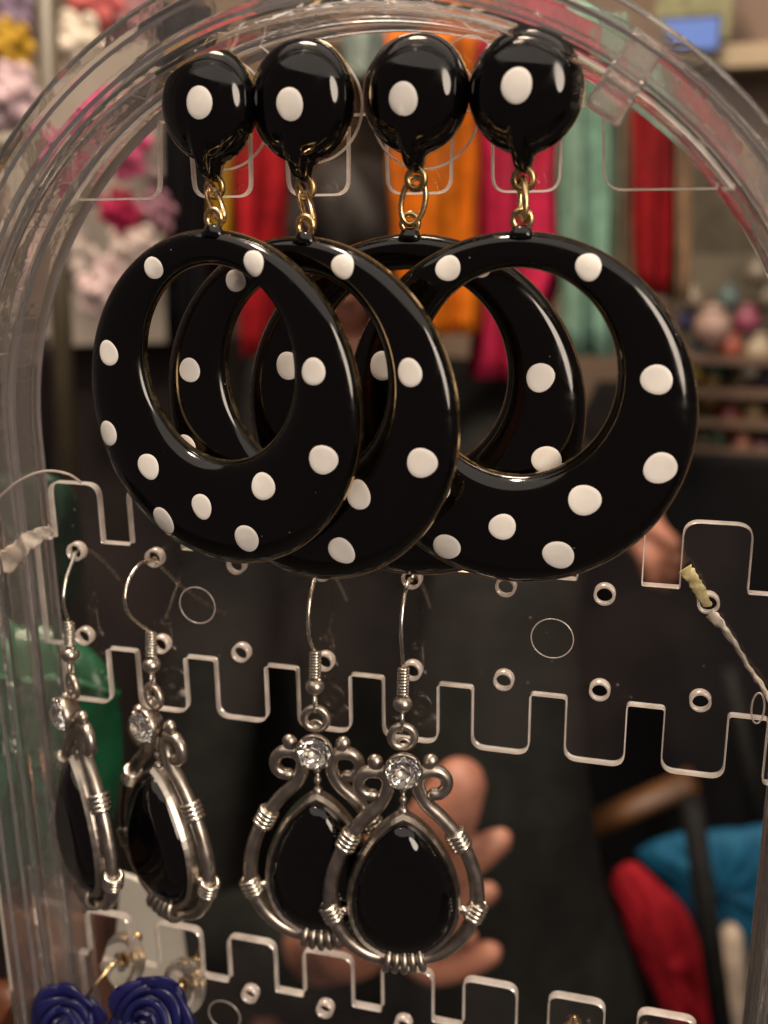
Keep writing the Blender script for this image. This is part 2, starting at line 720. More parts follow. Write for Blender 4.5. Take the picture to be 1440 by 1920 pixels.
def build_hoop(D, parent):
    NP, NT = 144, 18
    mb = MB()
    rows = []
    for i in range(NP):
        ph = 2*pi*i/NP
        ri = hoop_rin(ph, D)
        w = D/2-ri
        row = []
        for j in range(NT+1):
            t = 0.5-0.5*cos(pi*j/NT)
            rho = ri+w*t
            row.append(V((rho*cos(ph), -hoop_h(t, w), rho*sin(ph))))
        row.append(V((D/2*cos(ph), 0.3, D/2*sin(ph))))
        row.append(V((ri*cos(ph), 0.3, ri*sin(ph))))
        rows.append(row)
    mb.grid(rows, closed_u=True, closed_v=True)
    # small enamel shoulder that runs up into the loop
    mb.tube([(0, -0.5, D/2-1.0), (0, -0.5, D/2-.1), (0, -0.4, D/2+0.55), (0, -0.3, D/2+1.0)], [1.5, 1.15, .95, .7], 14, sx=1.7)
    hp = mb.build('hoop', ENAMEL, parent)
    b = MB()
    rows = []
    for i in range(NP):
        ph = 2*pi*i/NP
        ri, ro = hoop_rin(ph, D)-0.16, D/2+0.20
        rows.append([V((r*cos(ph), y, r*sin(ph))) for r, y in ((ri, .12), (ri, .95), (ri+.3, 1.05), (ro-.3, 1.05), (ro, .95), (ro, .12))])
    b.grid(rows, closed_u=True, closed_v=True, smooth=False)
    b.build('gold_backing', GOLD, hp)
    return hp


def dot_mesh(surf, x, z, rx, rz=None, lump=0.04, rnd=random):
    rz = rz or rx
    mb = MB()
    n = 28
    p1, p2 = rnd.uniform(0, 6), rnd.uniform(0, 6)
    rows = []
    for q in (0.001, .35, .7, .93, 1.0):
        row = []
        for i in range(n):
            a = 2*pi*i/n
            k = q*(1+lump*sin(2*a+p1)+lump*.6*sin(3*a+p2))
            row.append(surf(x+rx*k*cos(a), z+rz*k*sin(a), 0.07 if q < .95 else 0.01))
        rows.append(row)
    mb.grid(rows, closed_u=True)
    return mb.mesh('polka_dot', DOT)


def ball_outline(ph, a):
    d = (ph+pi/2 + pi) % (2*pi) - pi
    return a*(1.0+0.012*sin(ph)) + 0.15*exp(-(d/0.5)**2) + 2.9*exp(-(d/0.145)**4)


BALL_DEPTH = 6.2


def ball_surf(x, z, a, off=0.05):
    ph, rho = atan2(z, x), hypot(x, z)
    q = min(0.999, rho/ball_outline(ph, a))
    return V((x, -BALL_DEPTH*(max(0, 1-q**2.15))**0.5-off, z))


def build_ball(a, parent):
    n, m = 72, 18
    mb = MB()
    rows = []
    for j in range(m+1):
        q = sin(pi/2*j/m)
        q = max(q, .002)
        rows.append([ball_surf(q*ball_outline(2*pi*i/n, a)*cos(2*pi*i/n), q*ball_outline(2*pi*i/n, a)*sin(2*pi*i/n), a, 0) for i in range(n)])
    rows.append([V((p.x, 0.5, p.z)) for p in rows[-1]])
    mb.grid(rows, closed_u=True)
    bl = mb.build('ball', ENAMEL, parent)
    b = MB()
    rows = []
    for s_, y in ((1.012, .1), (1.02, .6), (1.0, 1.0), (.5, 1.1), (.02, 1.1)):
        rows.append([V((s_*ball_outline(2*pi*i/n, a)*cos(2*pi*i/n), y, s_*ball_outline(2*pi*i/n, a)*sin(2*pi*i/n))) for i in range(n)])
    b.grid(rows, closed_u=True, smooth=False)
    b.build('gold_backing', GOLD, bl)
    return bl


# dot positions: pixel, radius in mm ((x, y) radii measured on the enamel)
HOOPS = [
    dict(D=60.3, c=(-26.79, -15.98, 23.23), yaw=14.1, roll=3.3, bally=-6, bc=(394, 200), ba=9.6, byaw=14, bdot=(372, 192), loop=(395, 335), hl=(402, 412), disc=(415, 215),
         dots=[(287, 502, 2.0), (475, 494, 2.1), (203, 662, 2.35), (587, 697, 2.35), (202, 813, 2.5), (605, 862, 2.6), (278, 875, 2.5), (493, 912, 2.55), (378, 950, 2.35), (306, 977, 2.7), (462, 1010, 2.6)],
         label='first polka dot hoop earring from the display\'s left end, in front of its neighbour'),
    dict(D=61.5, c=(-11.14, -14.12, 21.35), yaw=14.2, roll=3.8, bally=-6, bc=(567, 192), ba=10.1, byaw=14, bdot=(542, 195), loop=(572, 340), hl=(572, 425), disc=(583, 200),
         dots=[(441, 526, 2.0), (642, 500, 2.1), (355, 694, 2.35), (768, 699, 2.3), (350, 838, 2.4), (790, 868, 2.6), (672, 928, 2.55), (640, 1033, 2.6), (440, 890, 2.4), (550, 968, 2.35), (470, 1000, 2.5)],
         label='second polka dot hoop earring from the left, tucked behind the leftmost hoop'),
    dict(D=63.3, c=(6.37, -3.57, 20.61), yaw=-0.6, roll=0, bally=-5, bc=(779, 178), ba=9.5, byaw=12, bdot=(755, 185), loop=(770, 338), hl=(768, 418), disc=(797, 208),
         dots=[(541, 686, 2.5), (1013, 708, 2.5), (1025, 863, 2.6), (540, 850, 2.5), (905, 930, 2.5), (760, 980, 2.4), (640, 500, 2.1), (900, 497, 2.1), (880, 1030, 2.5), (620, 950, 2.5)],
         label='rearmost polka dot hoop earring, mostly hidden behind the two hoops beside it'),
    dict(D=61.5, c=(26.14, -8.93, 21.89), yaw=2.5, roll=1.2, bally=-7, bc=(985, 172), ba=9.5, byaw=9, bdot=(968, 160), loop=(978, 325), hl=(978, 412), disc=None,
         dots=[(840, 503, 2.15), (1103, 501, 2.15), (718, 686, 2.5), (1231, 712, 2.5), (1238, 878, 2.7), (1096, 938, 2.75), (942, 988, 2.4), (837, 1026, 2.6), (1047, 1041, 2.7), (818, 917, 2.5), (730, 850, 2.5)],
         label='rightmost polka dot hoop earring, whose whole round outline shows nearly face on'),
]

for H in HOOPS:
    D = H['D']
    c = V(H['c'])
    ya = radians(H['yaw'])
    top = c+V((0, 0, D/2+2.2))
    bc = at(*H['bc'], H['bally'])
    e = thing('hoop_earring', H['label'], 'earring', (c.x, c.y, c.z), 0, 'black polka dot hoop earrings with ball studs')

    def sub(world):
        return V(world)-c
    # hoop
    hp = build_hoop(D, e)
    ro = radians(H['roll'])
    hp.rotation_euler = (0, ro, -ya)
    n_ = V((-sin(ya), -cos(ya), 0))
    T0 = V((cos(ya), -sin(ya), 0))
    T_ = T0*cos(ro)-V((0, 0, 1))*sin(ro)
    Z_ = T0*sin(ro)+V((0, 0, 1))*cos(ro)
    ZH = Z_.copy()
    for (px, py, r) in H['dots']:
        d = ray(px, py)
        off = 3.2
        for _ in range(4):
            P = CAM+d*(((c+n_*off)-CAM).dot(n_)/d.dot(n_))
            x, z = (P-c).dot(T_), (P-c).dot(Z_)
            off = -hoop_surf(x, z, D, 0).y
        o = link('polka_dot', dot_mesh(lambda a, b, f: hoop_surf(a, b, D, f), x, z, r), hp)
    # ball stud
    by = radians(H['byaw'])
    a = H['ba']
    bl = build_ball(a, e)
    bl.location = sub(bc)*MM
    bl.rotation_euler = (0, 0, -by)
    n_ = V((-sin(by), -cos(by), 0))
    T_ = V((cos(by), -sin(by), 0))
    d = ray(*H['bdot'])
    off = 6
    for _ in range(4):
        P = CAM+d*(((bc+n_*off)-CAM).dot(n_)/d.dot(n_))
        x, z = (P-bc).dot(T_), P.z-bc.z
        off = -ball_surf(x, z, a, 0).y
    link('polka_dot', dot_mesh(lambda q, w, f: ball_surf(q, w, a, f), x, z, 2.55, 2.65, .02), bl)
    # loops and link
    l1 = bc+V((0, 0, -(a+4.0)))+n_*-0.2
    mb = MB().torus(sub(l1), n_, 1.62, 0.62, 26, 10)
    mb.build('ball_loop', OLDGOLD, e)
    l2 = c+ZH*(D/2+2.0)
    n2 = V((-sin(ya), -cos(ya), 0))
    MB().torus(sub(l2+n2*0.3), n2, 1.50, 0.56, 26, 10).build('hoop_loop', GOLD, e)
    p0, p1 = l1+V((0, 0, -0.55)), l2+V((0, 0, 0.55))
    ax = (p1-p0).normalized()
    vd = ((p0+p1)/2-CAM)
    side = V((vd.y, -vd.x, 0)).normalized()
    tw = 0.22 if H['hl'] != (768, 418) else 1.35
    side = Matrix.Rotation(tw, 3, 'Z') @ side
    L = (p0-p1).length/2+0.75
    MB().torus(sub((p0+p1)/2), side, L, 0.52, 30, 10, sz=1.0, sx=min(1, 2.1/L), along=ax).build('jump_ring', GOLD, e)
    # clear clip pads behind the ball
    if H['disc']:
        dc = at(*H['disc'], -2.2)
        me = plate_mesh('clip_pad', circle(0, 0, 9.3, 48), [], -.5, .5, [DISC, EDGE], .32)
        link('clip_pad', me, e, sub(dc))
        dc = at(H['bc'][0]+100 if H['bc'][0] > 700 else H['bc'][0]-95, H['bc'][1]-58, -1.0)
        if H['bc'][0] != 394:
            me = plate_mesh('clip_lever', circle(0, 0, 4.3, 32), [], -.4, .4, [DISC, EDGE], .25)
            link('clip_lever', me, e, sub(dc))

# ================================================================== silver teardrop earrings (one built, three copied)
PEND = [
    dict(x=-69.5, z=-42.4, y=-5.6, yaw=40, label='edge-on silver teardrop earring nearest the left frame, its black stone seen from the side'),
    dict(x=-50.8, z=-43.4, y=-4.2, yaw=27, label='silver teardrop earring turned half sideways, second from the left frame'),
    dict(x=-13.6, z=-43.6, y=-5.2, yaw=-10, label='silver teardrop earring facing us, overlapped by another one at its right'),
    dict(x=5.3, z=-44.3, y=-7.0, yaw=-15, label='silver teardrop earring facing us, overlapping another one and in front of a hand'),
]
HALF = [(3.0, -9.2), (3.3, -12.2), (4.8, -15.2), (7.7, -18.2), (10.8, -22.4), (13.6, -28.0), (15.3, -34.6), (15.2, -40.6), (12.9, -46.2), (9.2, -50.1), (5.4, -51.9), (0, -52.6)]
SCROLL = [(6.2, -13.0), (7.6, -12.7), (8.8, -11.3), (8.7, -9.3), (7.4, -7.9), (5.6, -7.6), (4.0, -8.1), (3.0, -9.6)]
BEZ = [(0, -17.9), (2.4, -19.3), (5.4, -22.4), (8.2, -27.0), (10.2, -32.2), (10.9, -37.4), (10.3, -42.3), (8.2, -46.4), (4.6, -49.3), (0, -50.3)]


def mirrored(half):
    return half + [(-x, z) for x, z in reversed(half[1:-1])]


def build_pendant(root):
    # ring at the top
    MB().torus((0, 0, 0), (0, 1, 0), 2.35, 0.85, 28, 12).torus((0, -.2, -1.6), (0, 1, 0), 1.3, .35, 20, 8).build('top_ring', SILVER, root)
    # outer frame with curled ends
    for s in (1, -1):
        p = [(s*x, 0, z) for x, z in SCROLL+HALF[1:]]
        pp = catmull(p, 5)
        N = len(pp)
        rr = [1.5 if i > 34 else 1.26+0.24*max(0, i-12)/22 for i in range(N)]
        fr = MB().tube(pp, rr, 12).ell(pp[0], 1.35, 1.25, 1.3, 14, 10).ell((s*5.5, -0.3, -5.4), 1.6, 1.35, 1.75, 16, 10, rot=Matrix.Rotation(s*.5, 3, 'Y'))
        # thin inner bead line of the frame
        fr.tube(catmull([(s*x*0.93, .35, z*0.985-.3) for x, z in HALF[4:]], 4), .62, 8)
        f = fr.build('frame', SILVER, root)
        for i0 in (4, 7):
            mb = MB()
            a, b = V((s*HALF[i0][0], 0, HALF[i0][1])), V((s*HALF[i0+1][0], 0, HALF[i0+1][1]))
            t = (b-a).normalized()
            mid = a if i0 == 7 else a+t*1.2
            for k in range(4):
                mb.torus(mid+t*(k-1.5)*1.02, t, 1.74, 0.60, 18, 8)
            if i0 == 7:
                mb.ell((s*12.5, -.2, -40.2), 1.1, .9, .95, 12, 8)
            mb.build('wire_wrap', WIRE, root)
    mb = MB()
    for k in range(5):
        mb.torus(((k-2)*1.8, -0.7, -52.0-.25*abs(k-2)*-1), (1, 0, (k-2)*.1), 2.35, 0.80, 20, 10)
    mb.build('wire_wrap', SILVER, root)
    # beads between crystal and stone
    mb = MB()
    for z, r in ((-11.6, .85), (-14.0, .85), (-16.6, 1.1)):
        mb.ell((0, -.2, z), r, r, r*1.05, 14, 10)
    mb.tube([(0, 0, -10), (0, 0, -19)], .5, 8)
    mb.build('bead_chain', SILVER, root)
    # crystal in its cup
    cup = MB().lathe([(0.3, 3.4), (2.0, 3.0), (2.8, 1.6), (3.7, .3), (3.95, -1.1), (3.7, -1.25), (3.45, -.6), (2.2, .9), (.2, 1.6)], (0, -2.3, -6.0), (0, 1, 0), 28)
    for k in range(4):
        a = pi/4+k*pi/2
        cup.ell((3.55*cos(a), -3.7, -6+3.55*sin(a)), .5, .55, .5, 10, 8)
    cup.build('crystal_cup', SILVER, root)
    n = 8
    rows = []
    for r, y, ph in ((2.0, -2.9, 0), (3.05, -2.35, .5), (3.5, -1.5, 0), (3.5, -1.2, 0), (1.7, .4, .5), (0.05, 1.15, 0)):
        rows.append([V((r*cos(2*pi*(i+ph)/n), y-2.3, -6+r*sin(2*pi*(i+ph)/n))) for i in range(n)])
    g = MB().grid(rows, closed_u=True, smooth=False)
    g.f.append(list(range(n)))
    g.mi.append(0)
    g.sm.append(False)
    g.build('crystal', CRYSTAL, root)
    # stone in its bezel
    ol = mirrored(BEZ)
    dense = catmull([(x, 0, z) for x, z in ol]+[(ol[0][0], 0, ol[0][1])], 3)[:-1]
    cen = V((0, 0, -36.0))
    n = len(dense)
    rows = [[cen+(p-cen)*s_+V((0, y, 0)) for p in dense] for s_, y in ((.97, 1.2), (1.07, .9), (1.10, 0.0), (1.08, -1.6), (1.04, -2.6), (.985, -2.3), (.96, -1.0))]
    MB().grid(rows, closed_u=True, smooth=False).build('bezel', SILVER, root)
    few = [V((x, 0, z)) for x, z in ol]
    n = len(few)
    rows = []
    for s_, y, hs in ((.90, 1.6, 0), (.985, .0, 0), (.985, -2.5, 0), (.86, -4.1, .5), (.62, -5.2, 0)):
        row = []
        for i in range(n):
            p = few[i] if hs == 0 else (few[i]+few[(i+1) % n])/2
            q = cen+(p-cen)*s_
            q.y = y
            row.append(q)
        rows.append(row)
    g = MB().grid(rows, closed_u=True, smooth=True)
    g.f += [list(range(n)), list(range(4*n, 5*n))]
    g.mi += [0, 0]
    g.sm += [False, False]
    g.build('stone', STONE, root)


protos = None
HOOKPX = [
    ([(140, 1040), (134, 1058), (123, 1090), (119, 1130), (122, 1163)], [(150, 1052), (163, 1085), (178, 1112), (190, 1116)]),
    ([(287, 1050), (262, 1058), (243, 1085), (234, 1120), (240, 1148), (262, 1170), (282, 1181)], [(300, 1060), (345, 1103), (395, 1138), (421, 1151)]),
    ([(606, 1066), (599, 1090), (588, 1118), (583, 1150), (587, 1188), (597, 1215)], [(618, 1085), (622, 1130), (614, 1165), (607, 1192)]),
    ([(769, 1089), (770, 1110), (768, 1150), (765, 1195), (762, 1236)], [(775, 1110), (790, 1150), (782, 1178), (774, 1205)]),
]
for i, P in enumerate(PEND):
    base = V((P['x'], P['y'], P['z']))
    root = thing('teardrop_earring', P['label'], 'earring', base, 0, 'antique silver teardrop earrings with black stones')
    pr = bpy.data.objects.new('pendant', None)
    if protos is None:
        class _R:
            pass
        hold = bpy.data.objects.new('hold', None)
        COL.objects.link(hold)
        build_pendant(hold)
        protos = list(hold.children)
        for o in protos:
            o.parent = root
        bpy.data.objects.remove(hold)
        mine = protos
    else:
        mine = []
        for o in protos:
            c_ = o.copy()
            COL.objects.link(c_)
            c_.parent = root
            mine.append(c_)
    bpy.data.objects.remove(pr)
    root.rotation_euler = (0, 0, -radians(P['yaw']))
    # ear wire, coil and bead are set per earring (each hangs its own way)
    inv = Matrix.Rotation(radians(P['yaw']), 3, 'Z')
    def loc(w):
        return inv @ (V(w)-base)
    front, tail = HOOKPX[i]
    fx = [atX(px, py, P['x']) for px, py in front]
    hole = V((P['x'], 1.0, -13.3 if i < 2 else -13.5))
    coil_top = V((P['x'], P['y']+1.0, P['z']+14.5))
    fx = [V((P['x'], min(p.y, 2.0), p.z)) for p in fx]
    if i in (2, 3):
        fx = [V((P['x'], y, z)) for y, z in ((-.6, -13.2), (-3.6, -14.2), (-6.6, -17.4), (-7.8, -21.5), (-7.2, -25.3), (P['y']+.8, P['z']+14.8))]
    fx[-1] = coil_top
    tl = [V((P['x'], max(2.6, atX(px, py, P['x']).y), atX(px, py, P['x']).z)) for px, py in tail]
    if i in (0, 2, 3):
        tl = [V((P['x'], y, z)) for y, z in ((3.5, -13.8), (8.5, -17.0), (13.5, -21.5), (17.5, -26.0))]
    wire = catmull([loc(p) for p in [tl[k] for k in range(len(tl)-1, -1, -1)]+[hole+V((0, 0, -.5))]+fx], 6)
    MB().tube(wire, 0.42, 8).build('ear_wire', WIRE, root)
    ct, cb = loc(coil_top), loc(V((P['x'], P['y']+.3, P['z']+8.9)))
    ax = (cb-ct)
    hel = []
    s1 = V((1, 0, 0))
    s2 = ax.normalized().cross(s1)
    s1 = s2.cross(ax.normalized())
    for k in range(10*14+1):
        t = k/140
        hel.append(ct+ax*t+(s1*cos(2*pi*9*t)+s2*sin(2*pi*9*t))*0.98)
    MB().tube(hel, 0.31, 6).build('coil', WIRE, root)
    bp = loc(V((P['x'], P['y']+.2, P['z']+7.2)))
    MB().ell(bp, 1.95, 1.95, 1.75, 20, 14).build('bead', SILVER, root)
    lp = loc(V((P['x'], P['y'], P['z']+3.55)))
    MB().torus(lp, inv @ V((1, 0.15, 0)), 1.9, 0.34, 26, 8, sx=.55, along=(0, 0, 1)).build('wire_loop', WIRE, root)

# ================================================================== blue rose studs and gold studs
def petal(mb, R, a0, span, h0, h1, open_, rnd):
    """one thick, cupped petal with a rolled, uneven lip"""
    nu, nv = 12, 7
    p1, p2, p3 = rnd.uniform(0, 6), rnd.uniform(0, 6), rnd.uniform(.8, 1.2)
    outer, inner = [], []
    for j in range(nv+1):
        t = j/nv
        ro, ri = [], []
        for i in range(nu+1):
            u = i/nu*2-1
            a = a0+u*span/2
            lip = 1-0.42*abs(u)**2.2+.10*sin(3*u+p1)*t
            hh = h0+(h1-h0)*sin(min(1, t*1.15)*pi/2)*lip
            rr = R*(0.55+0.45*sin(t*pi/2)) + open_*p3*t**3*(1-.5*u*u)*R + .07*R*sin(4*u+p2)*t*t
            if t > .85:
                hh -= .35*(t-.85)/.15
            th = .55*(1-.5*t)+.12
            ro.append(V((rr*cos(a), -hh, rr*sin(a))))
            ri.append(V(((rr-th)*cos(a), -hh-.12*t, (rr-th)*sin(a))))
        outer.append(ro)
        inner.append(ri)
    mb.grid(outer+list(reversed(inner)), closed_v=True)
    n = nu+1
    k = len(mb.v)-2*(nv+1)*n
    for e in (0, n-1):
        for j in range(nv):
            mb.f.append([k+j*n+e, k+(j+1)*n+e, k+(2*nv+1-j-1)*n+e, k+(2*nv+1-j)*n+e])
            mb.mi.append(0)
            mb.sm.append(False)


ROSES = [((135, 1918), -13.0, 9.5, 'blue resin rose stud nearer the left frame, its gold pin pulled out of the backing', (207, 1812), (240, 1790)),
         ((290, 1908), -15.0, 10.4, 'blue resin rose stud under the half-turned silver earring, larger of the two roses in view', (330, 1845), (352, 1838))]
for ri, ((px, py), Y, R, lab, pin, clutch) in enumerate(ROSES):
    c = at(px, py, Y)
    e = thing('rose_stud', lab, 'earring', c, 0, 'blue rose stud earrings')
    rnd = random.Random(3+ri)
    core = MB().lathe([(0.05, 4.2), (R*.45, 3.6), (R*.68, 2.0), (R*.7, .2), (R*.5, -.6), (.05, -.8)], (0, 0, 0), (0, -1, 0), 20)
    core.build('rose_base', BLUE, e, rot=(radians(-28), 0, 0))
    for ring, (RR, np_, h0, h1, op) in enumerate(((R*.80, 5, -.6, 3.0, .34), (R*.66, 4, .3, 4.3, .26), (R*.47, 3, 1.0, 5.4, .20), (R*.28, 3, 1.8, 6.0, .12), (R*.14, 2, 2.4, 6.2, .05))):
        a_ = rnd.uniform(0, 6)
        for k in range(np_):
            mb = MB()
            petal(mb, RR, a_+2*pi*k/np_+rnd.uniform(-.18, .18), 2*pi/np_*1.25+.15, h0, h1+rnd.uniform(-.5, .35), op*rnd.uniform(.7, 1.3), rnd)
            mb.build('petal', BLUE, e, rot=(radians(-20)+rnd.uniform(-.05, .05), rnd.uniform(-.06, .06), 0))
    p0 = V((0, 0.5, 2))
    pa, pb = at(*pin, -6)-c, at(*clutch, 1.0)-c
    MB().tube([p0, pa, pb], 0.40, 8).build('pin', GOLD, e)
    dv = (pb-pa).normalized()
    dn = V((-.25, -.85, .45))
    MB().lathe([(1.3, -.5), (5.6, -1.0), (6.5, -.2), (6.3, .6), (3.8, 1.0), (2.5, 2.2), (1.3, 2.4)], pb+V((0, -2.0, 0)), -dn, 32, closed_v=True).build('clear_backing', CLEAR, e)
    MB().lathe([(1.0, -.4), (1.9, -.4), (2.0, 1.6), (1.6, 3.4), (1.0, 3.6)], pb+V((0, -1.6, 0)), -dn, 20, closed_v=True).torus(pb+V((1.2, 2.2, 3.6)), (0.3, .2, 1), 1.1, .62, 18, 8).torus(pb+V((-1.3, 2.2, 3.2)), (-.3, .2, 1), 1.1, .62, 18, 8).build('butterfly_clutch', OLDGOLD if ri else GOLD, e)

for (px, py, lab) in ((1076, 1915, 'gold bullet-shaped stud end behind a clear tooth at the bottom edge'), (1210, 1926, 'thin gold pin end behind the last clear tooth at the lower right')):
    c = at(px, py, 4.5)
    e = thing('stud_back', lab, 'earring back', c)
    s_ = 1.0 if px < 1100 else .55
    MB().lathe([(.1, 2.2), (.7*s_, 1.8), (1.0*s_, .6), (1.2*s_, .3), (1.8*s_, -.2), (2.1*s_, -2.6), (2.3*s_, -5.5), (.1, -5.6)], (0, 0, 0), (0, -.3, 1), 20).build('bullet_clutch', GOLD, e)
    MB().lathe([(2.35*s_, -4.0), (2.8*s_, -4.2), (2.8*s_, -4.9), (2.35*s_, -5.1)], (0, 0, 0), (0, -.3, 1), 20, closed_v=True).build('clutch_rim', GOLD, e)

# ================================================================== bits of tape and cord on the stand
TAPE = pbr('yellowed_tape', (0.62, 0.52, 0.26), 0.4, var=0.35, vscale=300, bump=.6, bscale=500)
CORD = pbr('pale_plastic_cord', (0.66, 0.58, 0.50), 0.35, var=0.3, vscale=400, bump=.8, bscale=600)


def strip(pix, Y, w, name, m, parent=None, thick=.25, twist=0.0, seed=0):
    P = catmull([V(at(px, py, y)) for (px, py), y in zip(pix, Y)], 8)
    rnd = random.Random(seed)
    rows = []
    for i, p in enumerate(P):
        t = (P[min(i+1, len(P)-1)]-P[max(i-1, 0)]).normalized()
        s_ = t.cross(V((0, 1, 0))).normalized()
        s_ = Matrix.Rotation(twist*i/len(P)+.25*sin(i*.9), 3, t) @ s_
        nn = t.cross(s_)
        ww = w[min(len(w)-1, int(i/len(P)*len(w)))]*(1+.12*sin(i*1.7+seed))
        rows.append([p+s_*ww/2*math.copysign(abs(cos(a))**.6, cos(a))+nn*(thick/2*sin(a)+.15*sin(i*1.3+a*2)) for a in [2*pi*k/8 for k in range(8)]])
    mb = MB().grid(rows, closed_u=True)
    mb.f += [list(range(8)), list(range(len(mb.v)-8, len(mb.v)))]
    mb.mi += [0, 0]
    mb.sm += [False, False]
    return mb.build(name, m, parent)


t = thing('tape_tie', 'frayed yellowed tape tie threaded through a hole of the clear panel at right', 'tie', at(1325, 1125, -1))
o = V(t.location)/MM


def reloc(ob, org):
    ob.location = -V(org)*MM


reloc(strip([(1284, 1066), (1298, 1085), (1312, 1108), (1327, 1136)], [-2.0, -2.0, -1.2, 0.6], [2.6, 2.3, 2.4, 1.8], 'tape_end', TAPE, t, .5, 0, 1), o)
reloc(strip([(1331, 1150), (1352, 1172), (1382, 1215), (1404, 1252), (1428, 1285), (1452, 1325)], [-.4, -1.2, -1.6, -1.8, -2.2, -3], [2.2, 1.5, 1.2, 1.3, 1.3], 'cord', CORD, t, .8, 2.5, 2), o)
t = strip([(-30, 1062), (10, 1046), (45, 1020), (75, 1002), (97, 992)], [-4, -3.5, -3.0, -2.0, -1.0], [5.5, 4.5, 4.2, 3.2], 'tape_scrap', CORD, None, .4, .8, 3)
tag(t, 'crumpled pale tape scrap stuck across the left column', 'tape')
mb = MB().tube(catmull([at(-20, 950, -9), at(30, 905, -9), at(80, 884, -8), at(125, 888, -6), at(152, 905, -4)], 6), .28, 6)
tag(mb.build('plastic_thread', pbr('clear_thread', (.6, .5, .45), .2, Transmission_Weight=.4), None), 'thin bent plastic thread arching over the leftmost panel tooth', 'thread')

# ================================================================== behind the stand
def fabric(name, col, rough=0.85, var=.25, vs=60):
    return pbr(name, col, rough, var=var, vscale=vs, bump=.4, bscale=300, Specular_IOR_Level=.12)


def loft(name, stations, m, parent=None, folds=5, amp=.25, seed=0, n=48):
    """hanging cloth: closed, folded cross-sections (centre, half width, half depth)"""
    rnd = random.Random(seed)
    ph = [rnd.uniform(0, 6) for _ in range(4)]
    rows = []
    for j, (c, hw, hd) in enumerate(stations):
        row = []
        for i in range(n):
            a = 2*pi*i/n
            k = 1+amp*(sin(folds*a+ph[0]+.25*j)+.5*sin((2*folds+1)*a+ph[1]))*.6
            row.append(V(c)+V((hw*cos(a)*(1+.05*sin(j+ph[2])), hd*sin(a)*k, 0)))
        rows.append(row)
    mb = MB().grid(rows, closed_u=True)
    mb.f += [list(range(n)), list(range(len(mb.v)-n, len(mb.v)))]
    mb.mi += [0, 0]
    mb.sm += [False, False]
    return mb.build(name, m, parent)


def hang(pix, Y, m, name, label, cat, depth=30, folds=5, seed=0, group=None):
    """pix: (left px, right px, y px) from top to bottom"""
    st = []
    for k, (xl_, xr_, y_) in enumerate(pix):
        a, b = at(xl_, y_, Y), at(xr_, y_, Y)
        st.append(((a+b)/2, (b-a).length/2, depth))
    dense = []
    for k in range(len(st)-1):
        for q in range(5):
            t_ = q/5
            dense.append((st[k][0].lerp(st[k+1][0], t_), st[k][1]*(1-t_)+st[k+1][1]*t_, depth))
    dense.append(st[-1])
    o = loft(name, [(a_, b_, d_*1.7) for a_, b_, d_ in dense], m, None, folds+2, .45, seed, 96)
    return tag(o, label, cat, group)


G = 'cloths hanging behind the stand'
hang([(330, 404, 40), (330, 404, 300), (336, 400, 640)], 820, fabric('black_cloth', (.006, .006, .008)), 'hanging_garment', 'narrow black garment hanging between the pale board and the yellow scarf', 'garment', 25, 4, 1, G)
hang([(396, 470, 150), (400, 468, 330), (405, 455, 480)], 800, fabric('yellow_cloth', (.36, .20, .012)), 'scarf', 'mustard yellow scarf hanging beside the red one', 'scarf', 14, 3, 2, G)
hang([(440, 535, 170), (448, 535, 350), (452, 526, 480), (470, 505, 660)], 780, fabric('red_cloth', (.34, .012, .018)), 'scarf', 'tapering red scarf hanging beside the yellow one', 'scarf', 18, 3, 3, G)
hang([(520, 742, 90), (525, 740, 300), (530, 735, 660)], 1230, fabric('brown_black_cloth', (.022, .016, .012)), 'hanging_garment', 'brown black garment hanging behind the dark-haired person', 'garment', 25, 4, 14, G)
hang([(640, 725, 20), (642, 722, 80), (648, 715, 150)], 1180, fabric('pale_teal_cloth', (.22, .28, .26)), 'scarf', 'pale teal scarf folded above the brown black garment', 'scarf', 14, 3, 15, G)
hang([(730, 895, 60), (732, 895, 300), (735, 900, 480), (770, 905, 620)], 900, fabric('orange_cloth', (.52, .13, .006)), 'hanging_garment', 'bright orange garment hanging behind the third stud', 'garment', 25, 4, 4, G)
hang([(880, 1066, 40), (880, 1066, 300), (885, 1062, 500), (880, 1000, 700)], 960, fabric('crimson_cloth', (.42, .018, .065)), 'hanging_garment', 'crimson pink garment hanging between orange and mint cloths', 'garment', 25, 4, 5, G)
hang([(1046, 1160, 60), (1048, 1160, 350), (1050, 1158, 660)], 930, fabric('mint_cloth', (.19, .34, .27)), 'hanging_garment', 'mint green garment hanging right of the crimson one', 'garment', 25, 4, 6, G)
hang([(1140, 1205, 120), (1140, 1205, 350), (1142, 1200, 560)], 950, fabric('beige_cloth', (.32, .27, .19)), 'scarf', 'beige scarf hanging between mint and red cloths', 'scarf', 20, 3, 7, G)
hang([(1182, 1262, 150), (1184, 1262, 350), (1190, 1255, 545)], 900, fabric('deep_red_cloth', (.28, .010, .014)), 'scarf', 'deep red scarf hanging nearest the right side of the arch', 'scarf', 20, 3, 8, G)
hang([(1250, 1300, 190), (1250, 1298, 350), (1252, 1295, 560)], 940, fabric('tan_cloth', (.32, .21, .13)), 'scarf', 'tan scarf hanging right of the deep red one', 'scarf', 16, 3, 9, G)
hang([(770, 905, 40), (770, 900, 110), (775, 880, 150)], 1000, fabric('rose_cloth', (.40, .03, .06)), 'scarf', 'folded rose red scarf above the orange garment', 'scarf', 20, 3, 10, G)

